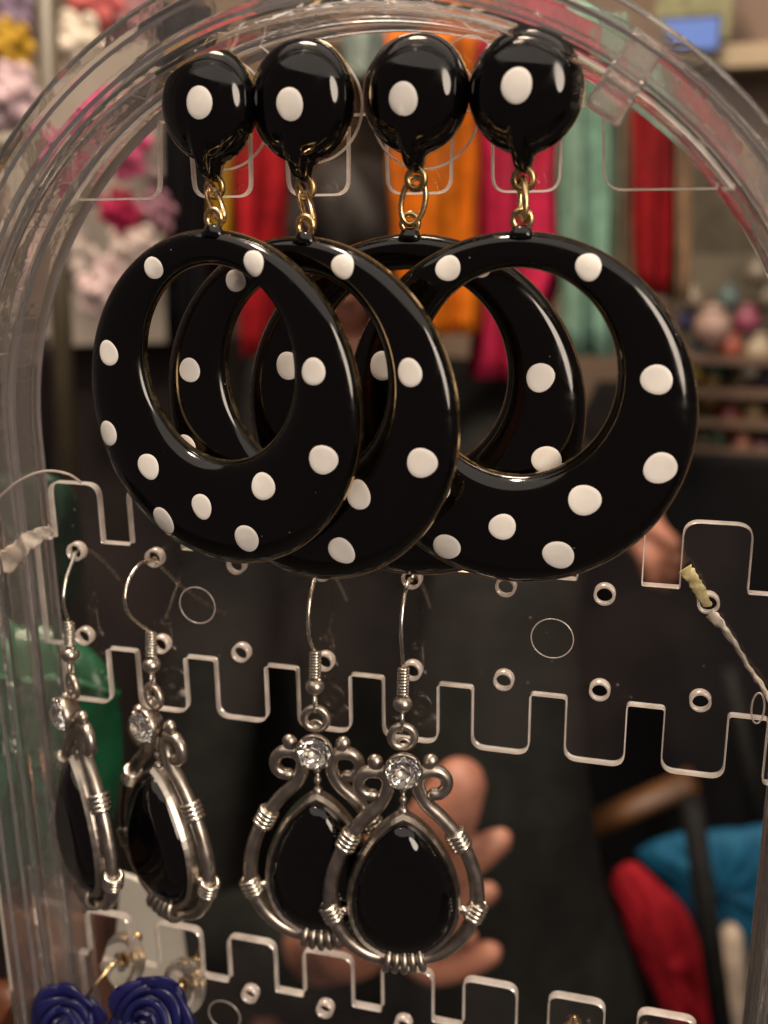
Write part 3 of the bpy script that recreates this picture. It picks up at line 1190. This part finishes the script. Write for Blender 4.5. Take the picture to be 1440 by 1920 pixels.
# setting
wallm = pbr('warm_plaster', (.17, .12, .085), .9, var=.18, vscale=6)
w = MB().box((-300, 1900, -300), 5000, 40, 2600).build('wall', wallm)
structure(w)
fl = MB().box((-300, 1000, -1120), 5000, 3600, 40).build('floor', pbr('dark_floor', (.03, .027, .025), .7, var=.2, vscale=8))
structure(fl)

# brown pole with a crossbar
POLE = pbr('brown_painted_metal', (.060, .046, .026), .45, var=.2, vscale=20)
pa, pb = at(80, -120, 560), at(142, 1180, 560)
e = thing('rack_pole', 'brown upright metal pole with a crossbar beside the pink stall goods', 'pole', pb)
MB().tube([pa-pb, V((0, 0, 0))], 8.5, 14).build('upright', POLE, e)
ba, bb = at(-90, 280, 575), at(62, 283, 575)
MB().tube([ba-pb, bb-pb], 14, 12).build('crossbar', POLE, e)

# pale board and flower goods at upper left
bd = MB()
c0, c1, c2, c3 = at(40, 120, 900), at(338, 110, 900), at(345, 640, 900), at(60, 650, 900)
bd.add([c0, c1, c2, c3]+[p+V((0, 12, 0)) for p in (c0, c1, c2, c3)], [[3, 2, 1, 0], [4, 5, 6, 7], [0, 1, 5, 4], [1, 2, 6, 5], [2, 3, 7, 6], [3, 0, 4, 7]], 0, False)
tag(bd.build('display_board', pbr('grey_board', (.34, .30, .26), .8, var=.1, vscale=10)), 'pale grey display board behind the pink and white flowers', 'board')


def flower(px, py, Y, R, col, label, seed):
    rnd = random.Random(seed)
    c = at(px, py, Y)
    m = fabric('petal_cloth', col, .7, .2, 50)
    e = thing('fabric_flower', label, 'fabric flower', c, 0, 'fabric flowers on the stall at upper left')
    for ring in range(3):
        npt = 7-ring*2
        for k in range(npt):
            a = 2*pi*k/npt+ring*.5+rnd.uniform(-.2, .2)
            r = R*(.62-.2*ring)
            mb = MB().ell((0, 0, 0), R*.42*(1-.15*ring), R*.14, R*.30, 12, 8, rot=Matrix.Rotation(-a, 3, 'Y') @ Matrix.Rotation(-.5+.2*ring, 3, 'Z'))
            mb.build('petal', m, e, (r*cos(a), -ring*R*.2+rnd.uniform(-.05, .05)*R, r*sin(a)))
    MB().ell((0, -R*.6, 0), R*.2, R*.2, R*.2, 12, 8).build('flower_centre', m, e)


for i, (px, py, Y, R, col, lab) in enumerate([
    (232, 275, 660, 30, (.55, .08, .20), 'bright pink fabric flower behind the top left of the arch'),
    (228, 395, 690, 22, (.36, .02, .07), 'dark crimson fabric flower just below the bright pink one'),
    (150, 330, 720, 34, (.30, .10, .16), 'dusky pink fabric flower low behind the arch'),
    (255, 470, 720, 30, (.62, .52, .48), 'cream fabric flower left of the black garment'),
    (205, 545, 700, 34, (.55, .42, .42), 'pale pink fabric flower above the dark table'),
    (130, 480, 730, 36, (.58, .50, .46), 'off white fabric flower beside the pole'),
    (290, 400, 760, 26, (.20, .10, .13), 'plum fabric flower beside the crimson one'),
    (150, 95, 740, 36, (.56, .50, .42), 'white fabric flower right of the pole near the top'),
    (25, 60, 760, 40, (.16, .12, .18), 'dull purple fabric flower left of the pole top'),
    (20, 95, 720, 30, (.40, .25, .03), 'yellow fabric flower left of the pole'),
    (120, 90, 760, 24, (.38, .22, .03), 'mustard fabric flower touching the pole'),
    (30, 190, 700, 36, (.56, .42, .46), 'blush white fabric flower above the crossbar'),
    (180, 15, 780, 34, (.40, .10, .10), 'coral fabric flower at the top edge'),
    (255, 50, 800, 40, (.22, .11, .12), 'mauve brown fabric flower above the arch'),
    (22, 320, 720, 26, (.30, .17, .03), 'ochre fabric flower below the crossbar'),
    (310, 330, 830, 26, (.34, .26, .26), 'greyish rose fabric flower beside the black garment'),
]):
    flower(px, py, Y, R, col, lab, i)


def table(x0, x1, ztop, y0, y1, col, label, seed):
    e = thing('display_table', label, 'table', ((x0+x1)/2, (y0+y1)/2, ztop))
    cx, cy_ = (x0+x1)/2, (y0+y1)/2
    m = fabric('table_cloth', col, .9, .2, 20)
    MB().box((0, 0, -15), x1-x0, y1-y0, 28).build('tabletop', fabric('table_board', (.05, .04, .03)), e)
    n = 160
    per = []
    hw, hd = (x1-x0)/2+4, (y1-y0)/2+4
    for i in range(n):
        t_ = i/n*4
        k, u = int(t_), t_-int(t_)
        per.append([V((-hw+2*hw*u, -hd)), V((hw, -hd+2*hd*u)), V((hw-2*hw*u, hd)), V((-hw, hd-2*hd*u))][k])
    rows = [[V((p.x*.02, p.y*.02, 3)) for p in per]]
    for z, f in ((3, 0), (2, 0), (-120, .5), (-400, 1), (-1080-ztop, 1.3)):
        rows.append([V((p.x*(1+.01*f)+9*f*sin(i*.75), p.y*(1+.02*f)+9*f*sin(i*.75+1), z)) for i, p in enumerate(per)])
    MB().grid(rows, closed_u=True).build('tablecloth', m, e)


zr = at(1320, 868, 1050).z
table(at(1060, 868, 1050).x, at(1900, 868, 1050).x, zr, 1050, 1650, (.006, .006, .007), 'table under black cloth at the right, small coloured goods on top', 1)
zl_ = at(230, 640, 950).z
table(at(-700, 640, 950).x, at(400, 640, 950).x, zl_, 950, 1500, (.022, .017, .016), 'table under dark brown cloth behind the left side of the stand', 2)

# shelf and small goods at right
sh = thing('wall_shelf', 'pale wooden shelf on the wall beyond the right side of the arch', 'shelf', at(1400, 110, 1300))
so = at(1400, 110, 1300)
a, b = at(1240, 112, 1300)-so, at(1700, 112, 1300)-so
MB().box((a+b)/2, (b-a).length, 120, 26).build('shelf_board', pbr('pale_wood', (.34, .27, .18), .6, var=.15, vscale=12), sh)
MB().box((a+b)/2+V((0, 70, 20)), (b-a).length, 12, 700).build('shelf_back', pbr('brown_panel', (.16, .11, .085), .8, var=.2, vscale=6), sh)
sc = at(1293, 66, 1230)
t = thing('tablet', 'small lit blue screen standing on the shelf near the top right', 'screen', sc)
MB().box((0, 0, 0), 74, 10, 42).build('case', pbr('dark_case', (.03, .03, .035), .4), t)
MB().box((0, -6, 0), 66, 1.5, 34).build('screen', emit('blue_screen', (.14, .26, .68), .8), t)
bx = thing('storage_box', 'pale green box on the shelf behind the blue screen', 'box', at(1300, 20, 1290))
MB().box((0, 0, 0), 90, 60, 80).build('box_body', fabric('green_card', (.22, .22, .13)), bx)
MB().box((0, 0, 46), 96, 66, 14).build('lid', fabric('green_card_lid', (.26, .26, .17)), bx)

GOODS = [
    (1335, 610, 30, (.60, .40, .34), 'blush pink'), (1400, 600, 22, (.30, .06, .12), 'magenta'), (1290, 600, 18, (.05, .05, .16), 'navy'),
    (1310, 665, 20, (.02, .16, .30), 'bright blue'), (1335, 690, 22, (.01, .10, .05), 'dark green'), (1370, 650, 20, (.40, .09, .06), 'coral red'),
    (1422, 655, 24, (.46, .38, .27), 'cream'), (1330, 735, 26, (.30, .17, .05), 'amber'), (1385, 735, 20, (.46, .30, .20), 'peach'),
    (1425, 730, 22, (.07, .04, .14), 'violet'), (1365, 785, 24, (.16, .015, .015), 'dark red'), (1410, 780, 20, (.36, .24, .10), 'gold coloured'),
    (1320, 840, 20, (.50, .44, .38), 'milky white'), (1440, 560, 22, (.12, .10, .07), 'olive'), (1300, 790, 20, (.10, .07, .05), 'brown'), (1425, 850, 18, (.36, .16, .20), 'rose'),
]
GOODS += [
    (1300, 560, 18, (.30, .24, .18), 'sand'), (1365, 560, 20, (.10, .16, .16), 'teal'), (1420, 510, 20, (.22, .18, .14), 'grey brown'),
    (1350, 640, 14, (.36, .30, .38), 'lilac'), (1300, 700, 14, (.34, .24, .03), 'mustard'), (1405, 690, 15, (.56, .50, .42), 'ivory'),
    (1350, 760, 14, (.30, .06, .03), 'brick red'), (1300, 745, 14, (.12, .22, .34), 'sky blue'), (1440, 780, 18, (.05, .05, .055), 'charcoal'),
    (1390, 830, 16, (.46, .18, .13), 'salmon'), (1345, 815, 15, (.10, .20, .12), 'leaf green'), (1280, 850, 14, (.44, .38, .32), 'oatmeal')]
for i, (px, py, R, col, cn) in enumerate(GOODS):
    R *= .72
    c = at(px, py, 1120+12*(i % 5))
    e = thing('trinket_jar', cn+' lidded jar among the small goods stacked at the right', 'jar', c, 0, 'small coloured goods at the right')
    m = pbr('glazed_'+cn.replace(' ', '_'), [q_*.62 for q_ in col], .5, var=.25, vscale=30)
    MB().lathe([(.1, -R), (R*.7, -R), (R, -R*.3), (R*.95, R*.3), (R*.6, R*.7), (R*.55, R*.85), (.1, R*.85)], (0, 0, 0), (0, 0, 1), 20).build('jar_body', m, e)
    MB().lathe([(R*.62, R*.86), (R*.62, R*1.02), (R*.3, R*1.12), (R*.12, R*1.2), (.1, R*1.3)], (0, 0, 0), (0, 0, 1), 16).build('lid', m, e)
tr = thing('tiered_rack', 'dark tiered rack carrying the small coloured goods at the right', 'rack', at(1360, 850, 1140))
to = at(1360, 850, 1140)
for py in (655, 715, 770, 822, 868):
    p, q = at(1270, py+12, 1150)-to, at(1560, py+12, 1150)-to
    MB().box((p+q)/2, (q-p).length, 110, 8).build('rack_shelf', pbr('dark_wood', (.12, .075, .05), .6, var=.2, vscale=15), tr)
p, q = at(1270, 540, 1200)-to, at(1560, 540, 1200)-to
MB().box((p+q)/2+V((0, 0, -90)), (q-p).length, 10, 260).build('rack_back', pbr('drab_panel', (.10, .085, .06), .8, var=.2, vscale=10), tr)
cs = at(1370, 420, 1250)
tag(loft('draped_cloth', [(cs+V((0, 0, z)), 110, 30) for z in (90, 60, 20, -20, -60, -90)], fabric('olive_cloth', (.07, .06, .045))), 'drab olive cloth draped above the small goods at the right', 'cloth')

# ------------------------------------------------------------------ person behind the stand
SKIN = pbr('skin', (.32, .135, .09), .55, var=.3, vscale=45, bump=.6, bscale=160, Subsurface_Weight=.1, Subsurface_Scale=.004)
COAT = pbr('black_coat', (.0105, .0108, .0100), .9, var=.3, vscale=40, bump=.5, bscale=120, Specular_IOR_Level=.12)
HAIR = pbr('dark_hair', (.010, .007, .006), .6, var=.4, vscale=120, bump=.6, bscale=300, Specular_IOR_Level=.2)


def remesh(name, mb, m, vox, parent, smooth=6):
    me = mb.mesh(name, m)
    o = bpy.data.objects.new(name, me)
    COL.objects.link(o)
    r = o.modifiers.new('r', 'REMESH')
    r.mode = 'VOXEL'
    r.voxel_size = vox*MM
    s_ = o.modifiers.new('s', 'SMOOTH')
    s_.factor = .5
    s_.iterations = smooth
    dg = bpy.context.evaluated_depsgraph_get()
    nm = bpy.data.meshes.new_from_object(o.evaluated_get(dg))
    bpy.data.objects.remove(o)
    for p in nm.polygons:
        p.use_smooth = True
    nm.materials.clear()
    nm.materials.append(m)
    nm.name = name
    return link(name, nm, parent)


def limb(mb, pts, rs, n=14):
    P = catmull(pts, 5)
    N = len(P)
    R = []
    for i in range(N):
        t_ = i/(N-1)*(len(rs)-1)
        k = min(int(t_), len(rs)-2)
        R.append(rs[k]*(1-(t_-k))+rs[k+1]*(t_-k))
    mb.tube(P, R, n)
    mb.ell(P[0], R[0], R[0], R[0], n, 8)
    mb.ell(P[-1], R[-1], R[-1], R[-1], n, 8)


PY = 1080
per = thing('person', 'dark-haired person in a black coat behind the stand, one hand reaching towards it', 'person', (0, PY, -1100))
bo = V((0, PY, -1100))
hd = at(662, 470, PY)
sL, sR = at(475, 735, PY), at(905, 740, PY)
neck = (sL+sR)/2+V((0, 0, 35))
pel = V(((sL.x+sR.x)/2-10, PY+20, neck.z-560))
wrist = at(655, 1760, 290)
elb = at(330, 1800, 640)
wrist2 = at(1160, 955, 770)
elb2 = at(1050, 900, 930)
body = MB()
body.ell(hd, 72, 88, 98, 24, 18)
body.ell(hd+V((4, -30, -52)), 48, 52, 48, 20, 14)                       # jaw
body.ell(hd+V((6, -92, -18)), 11, 16, 16, 12, 8)                         # nose
body.ell(hd+V((5, -84, -50)), 24, 10, 9, 12, 8)                          # mouth
for s_ in (-1, 1):
    body.ell(hd+V((s_*30+5, -80, 6)), 17, 10, 9, 12, 8)                  # eyelids
    body.ell(hd+V((s_*74, 4, -12)), 9, 20, 30, 12, 8)                    # ears
limb(body, [hd+V((0, 10, -70)), neck+V((0, 0, 20)), neck+V((0, 5, -50))], [52, 54, 70])
limb(body, [neck+V((0, 0, -60)), (neck+pel)/2, pel], [110, 118, 140], 18)
for sh_, el_, wr_ in ((sL, elb, wrist), (sR, elb2, wrist2)):
    limb(body, [neck+V((0, 0, -60)), sh_+V((0, 0, -30)), (sh_+el_)/2, el_, (el_+wr_)/2, wr_], [60, 50, 44, 36, 34, 23])
for s_ in (-1, 1):
    hip = pel+V((s_*90, 0, -20))
    limb(body, [hip, V((hip.x+s_*10, PY+40, (hip.z-1100)/2)), V((hip.x+s_*10, PY+20, -1050))], [80, 58, 42])
    limb(body, [V((hip.x+s_*10, PY+30, -1060)), V((hip.x+s_*16, PY-150, -1072))], [40, 30])
# reaching hand
palm_c = at(760, 1665, 285)
rot = Matrix.Rotation(radians(-28), 3, 'Y')
body.ell(palm_c, 42, 16, 36, 18, 12, rot=rot)
limb(body, [wrist, at(700, 1715, 287), palm_c], [24, 25, 20])
limb(body, [at(745, 1640, 276), at(800, 1570, 266), at(838, 1520, 262), at(862, 1470, 262)], [16, 17, 17, 14])             # thumb
limb(body, [at(795, 1640, 282), at(850, 1632, 272), at(900, 1600, 268), at(940, 1574, 270)], [11.5, 9.6, 9.2, 7.2])                  # fingers
limb(body, [at(800, 1685, 290), at(852, 1698, 300), at(890, 1686, 306), at(918, 1672, 308)], [10, 8.6, 8.0, 6.5])
limb(body, [at(795, 1720, 294), at(835, 1752, 306), at(862, 1760, 316), at(882, 1758, 322)], [9.5, 8.2, 7.4, 6])
limb(body, [at(740, 1745, 290), at(800, 1815, 280), at(862, 1808, 276), at(920, 1786, 274)], [10.5, 9.5, 8.8, 7.2])
# other hand, half hidden behind the rightmost hoop
pc2 = at(1195, 985, 750)
body.ell(pc2, 24, 14, 28, 16, 10)
for k, (qx, qy) in enumerate(((1262, 1020), (1268, 1048), (1262, 1074), (1246, 1092))):
    limb(body, [pc2+V((8, 0, 14-9*k)), at(qx-30, qy-24, 738+4*k), at(qx, qy, 735+6*k)], [10.5, 9.5, 8])
limb(body, [pc2+V((0, -6, -12)), at(1215, 1050, 730), at(1222, 1085, 730)], [11, 10, 8])
limb(body, [wrist2, pc2], [22, 20])
for v in range(len(body.v)):
    body.v[v] = body.v[v]-bo
remesh('body', body, SKIN, 3.6, per, 4)
coat = MB()
limb(coat, [neck+V((0, 8, 18)), neck+V((0, 0, -70)), (neck+pel)/2, pel, pel+V((0, 0, -260))], [62, 135, 150, 172, 215], 22)
for sh_, el_, wr_, cut in ((sL, elb, wrist, .86), (sR, elb2, wrist2, .80)):
    limb(coat, [neck+V((0, 0, -55)), sh_+V((0, 0, -24)), (sh_+el_)/2, el_, (el_+wr_)/2, el_.lerp(wr_, cut)], [74, 68, 62, 54, 50, 42])
limb(coat, [at(940, 1150, 600), at(925, 1480, 560), at(940, 1700, 560), at(985, 1930, 560), at(1010, 2300, 560)], [60, 80, 92, 108, 130])            # open coat front hanging forward
limb(coat, [sR+V((0, -20, -60)), at(960, 1000, 760), at(940, 1150, 600)], [70, 70, 62])
rc = random.Random(5)
for v in range(len(coat.v)):
    coat.v[v] = coat.v[v]-bo
remesh('coat', coat, COAT, 8, per, 6)
hair = MB()
hair.ell(hd+V((0, 14, 18)), 86, 96, 96, 24, 16)
for k in range(9):
    a = -.9+k*.225+pi/2
    x, y = cos(a)*80, sin(a)*78
    limb(hair, [hd+V((x*.8, y*.8, 60)), hd+V((x, y+6, -30)), hd+V((x*1.08, y*1.05, -120)), hd+V((x*1.05+6*sin(k), y*.95, -190))], [28, 30, 27, 14])
limb(hair, [hd+V((0, -50, 88)), hd+V((2, -84, 50)), hd+V((10, -98, 5))], [24, 30, 16])
for s_ in (-1, 1):
    limb(hair, [hd+V((s_*12, -60, 84)), hd+V((s_*46, -78, 20)), hd+V((s_*64, -62, -50)), hd+V((s_*74, -40, -130)), hd+V((s_*78, -24, -190))], [24, 34, 30, 26, 14])
for v in range(len(hair.v)):
    hair.v[v] = hair.v[v]-bo
remesh('hair', hair, HAIR, 6, per, 3)
for s_ in (-1, 1):
    MB().ell(hd+V((s_*30+5, -88, 6))-bo, 11, 5, 5.5, 12, 8).build('eye', pbr('eye_white', (.5, .45, .4), .2), per)

# ------------------------------------------------------------------ lower right and lower left
WOOD = pbr('orange_brown_wood', (.075, .028, .006), .5, var=.3, vscale=20)
a, b = at(1120, 1615, 640), at(1300, 1462, 700)
e = thing('folding_chair', 'orange brown wooden chair with black legs behind the blue bag', 'chair', a)
MB().tube([V((-70, 60, -45)), b-a], 18, 10, sx=.6).build('armrest', WOOD, e)
p, q = at(1296, 1500, 560)-a, at(1372, 2060, 560)-a
MB().tube([p, q], 9, 10).build('leg', fabric('black_metal', (.008, .008, .008), .5), e)
MB().tube([p+V((40, 260, 0)), q+V((60, 260, 0))], 9, 10).build('leg', fabric('black_metal_far', (.008, .008, .008), .5), e)


def bag(name, pix, Y, dep, m, label, cat, seed, parts=True):
    """soft bag: pixel outline pushed into a rounded, creased body at its own depth"""
    P = [at(px, py, Y) for px, py in pix]
    c = sum(P, V((0, 0, 0)))/len(P)
    D_ = catmull(P+[P[0]], 6)[:-1]
    e = thing(name, label, cat, c)
    rows = []
    rnd = random.Random(seed)
    ph = rnd.uniform(0, 6)
    for sgn in (-1, 1):
        rr = []
        for s_ in ((.02, .3, .6, .82, .95, 1.0) if sgn < 0 else (.95, .6, .02)):
            row = []
            for i, p in enumerate(D_):
                v_ = p-c
                y = sgn*dep*sqrt(max(0, 1-s_**2.4))*(1+.16*sin(i*.9+ph+s_*5)+.1*sin(i*2.1+s_*9))
                row.append(v_*s_+V((0, y, 0)))
            rr.append(row)
        rows += rr
    MB().grid(rows, closed_u=True).build('bag_body', m, e)
    return e


e = bag('shopping_bag', [(1192, 1596), (1240, 1572), (1300, 1561), (1380, 1556), (1450, 1554), (1478, 1640), (1470, 1740), (1400, 1790), (1330, 1760), (1260, 1680)], 660, 20, fabric('blue_bag', (.008, .075, .15), .6), 'bright blue bag behind the black chair leg at the lower right', 'bag', 1)
e = bag('shopping_bag', [(1145, 1650), (1160, 1625), (1192, 1618), (1240, 1660), (1290, 1715), (1338, 1850), (1380, 2030), (1310, 2030), (1235, 1880), (1180, 1760)], 600, 14, fabric('red_bag', (.24, .008, .015), .7), 'long red bag below the blue one at the lower right', 'bag', 2)
e = bag('folded_cloth', [(1310, 1870), (1350, 1740), (1395, 1760), (1390, 1990), (1330, 2000)], 640, 20, fabric('pale_cloth', (.42, .34, .27)), 'pale beige folded cloth beside the red bag', 'cloth', 3)

GREEN = pbr('green_plastic', (.008, .085, .036), .22, var=.3, vscale=60, bump=1.0, bscale=90)
e = bag('plastic_pouch', [(-60, 1190), (20, 1165), (90, 1175), (150, 1200), (215, 1290), (228, 1450), (195, 1590), (140, 1640), (60, 1655), (-60, 1640)], 55, 9, GREEN, 'crinkled dark green plastic pouch behind the left column', 'pouch', 4)
MB().tube([V((-26, -6, 30)), V((-8, -8, 27)), V((12, -7, 28)), V((28, -5, 24))], 1.2, 6).build('seam', GREEN, e)
e = bag('plastic_pouch', [(-40, 900), (60, 880), (130, 915), (150, 1010), (140, 1130), (60, 1170), (-40, 1160)], 75, 8, fabric('dark_green_plastic', (.006, .022, .012), .3), 'nearly black green pouch above the crinkled green one', 'pouch', 5)
e = bag('leather_pouch', [(30, 1660), (130, 1630), (190, 1690), (215, 1800), (200, 1960), (40, 1960)], 60, 12, pbr('brown_leather', (.10, .035, .018), .5, var=.35, vscale=40, bump=.5, bscale=120), 'reddish brown pouch below the green pouch at the lower left', 'pouch', 6)
MB().box((0, -9, 18), 30, 3, 10).build('flap', pbr('tan_leather', (.20, .09, .04), .5, var=.3, vscale=40), e)
e = bag('leather_pouch', [(-60, 1850), (20, 1845), (50, 1880), (60, 1980), (-60, 1980)], 40, 8, pbr('orange_leather', (.12, .035, .012), .5, var=.2, vscale=40), 'orange brown pouch in the lower left corner', 'pouch', 7)
cc = [at(226, 1640, 45), at(332, 1680, 45), at(352, 1850, 45), at(212, 1840, 45)]
bd = MB().add(cc+[p+V((0, 1.5, 0)) for p in cc], [[3, 2, 1, 0], [4, 5, 6, 7], [0, 1, 5, 4], [1, 2, 6, 5], [2, 3, 7, 6], [3, 0, 4, 7]], 0, False)
tag(bd.build('earring_card', pbr('white_card', (.50, .48, .43), .7, var=.08, vscale=30)), 'off white card standing behind the two blue rose studs', 'card')
# shawl hanging at far left, dark, behind the column
hang([(-60, 60, 640), (-60, 70, 900), (-60, 80, 1180)], 420, fabric('dark_shawl', (.016, .012, .012)), 'hanging_garment', 'dark shawl hanging behind the left column', 'garment', 20, 4, 12, G)
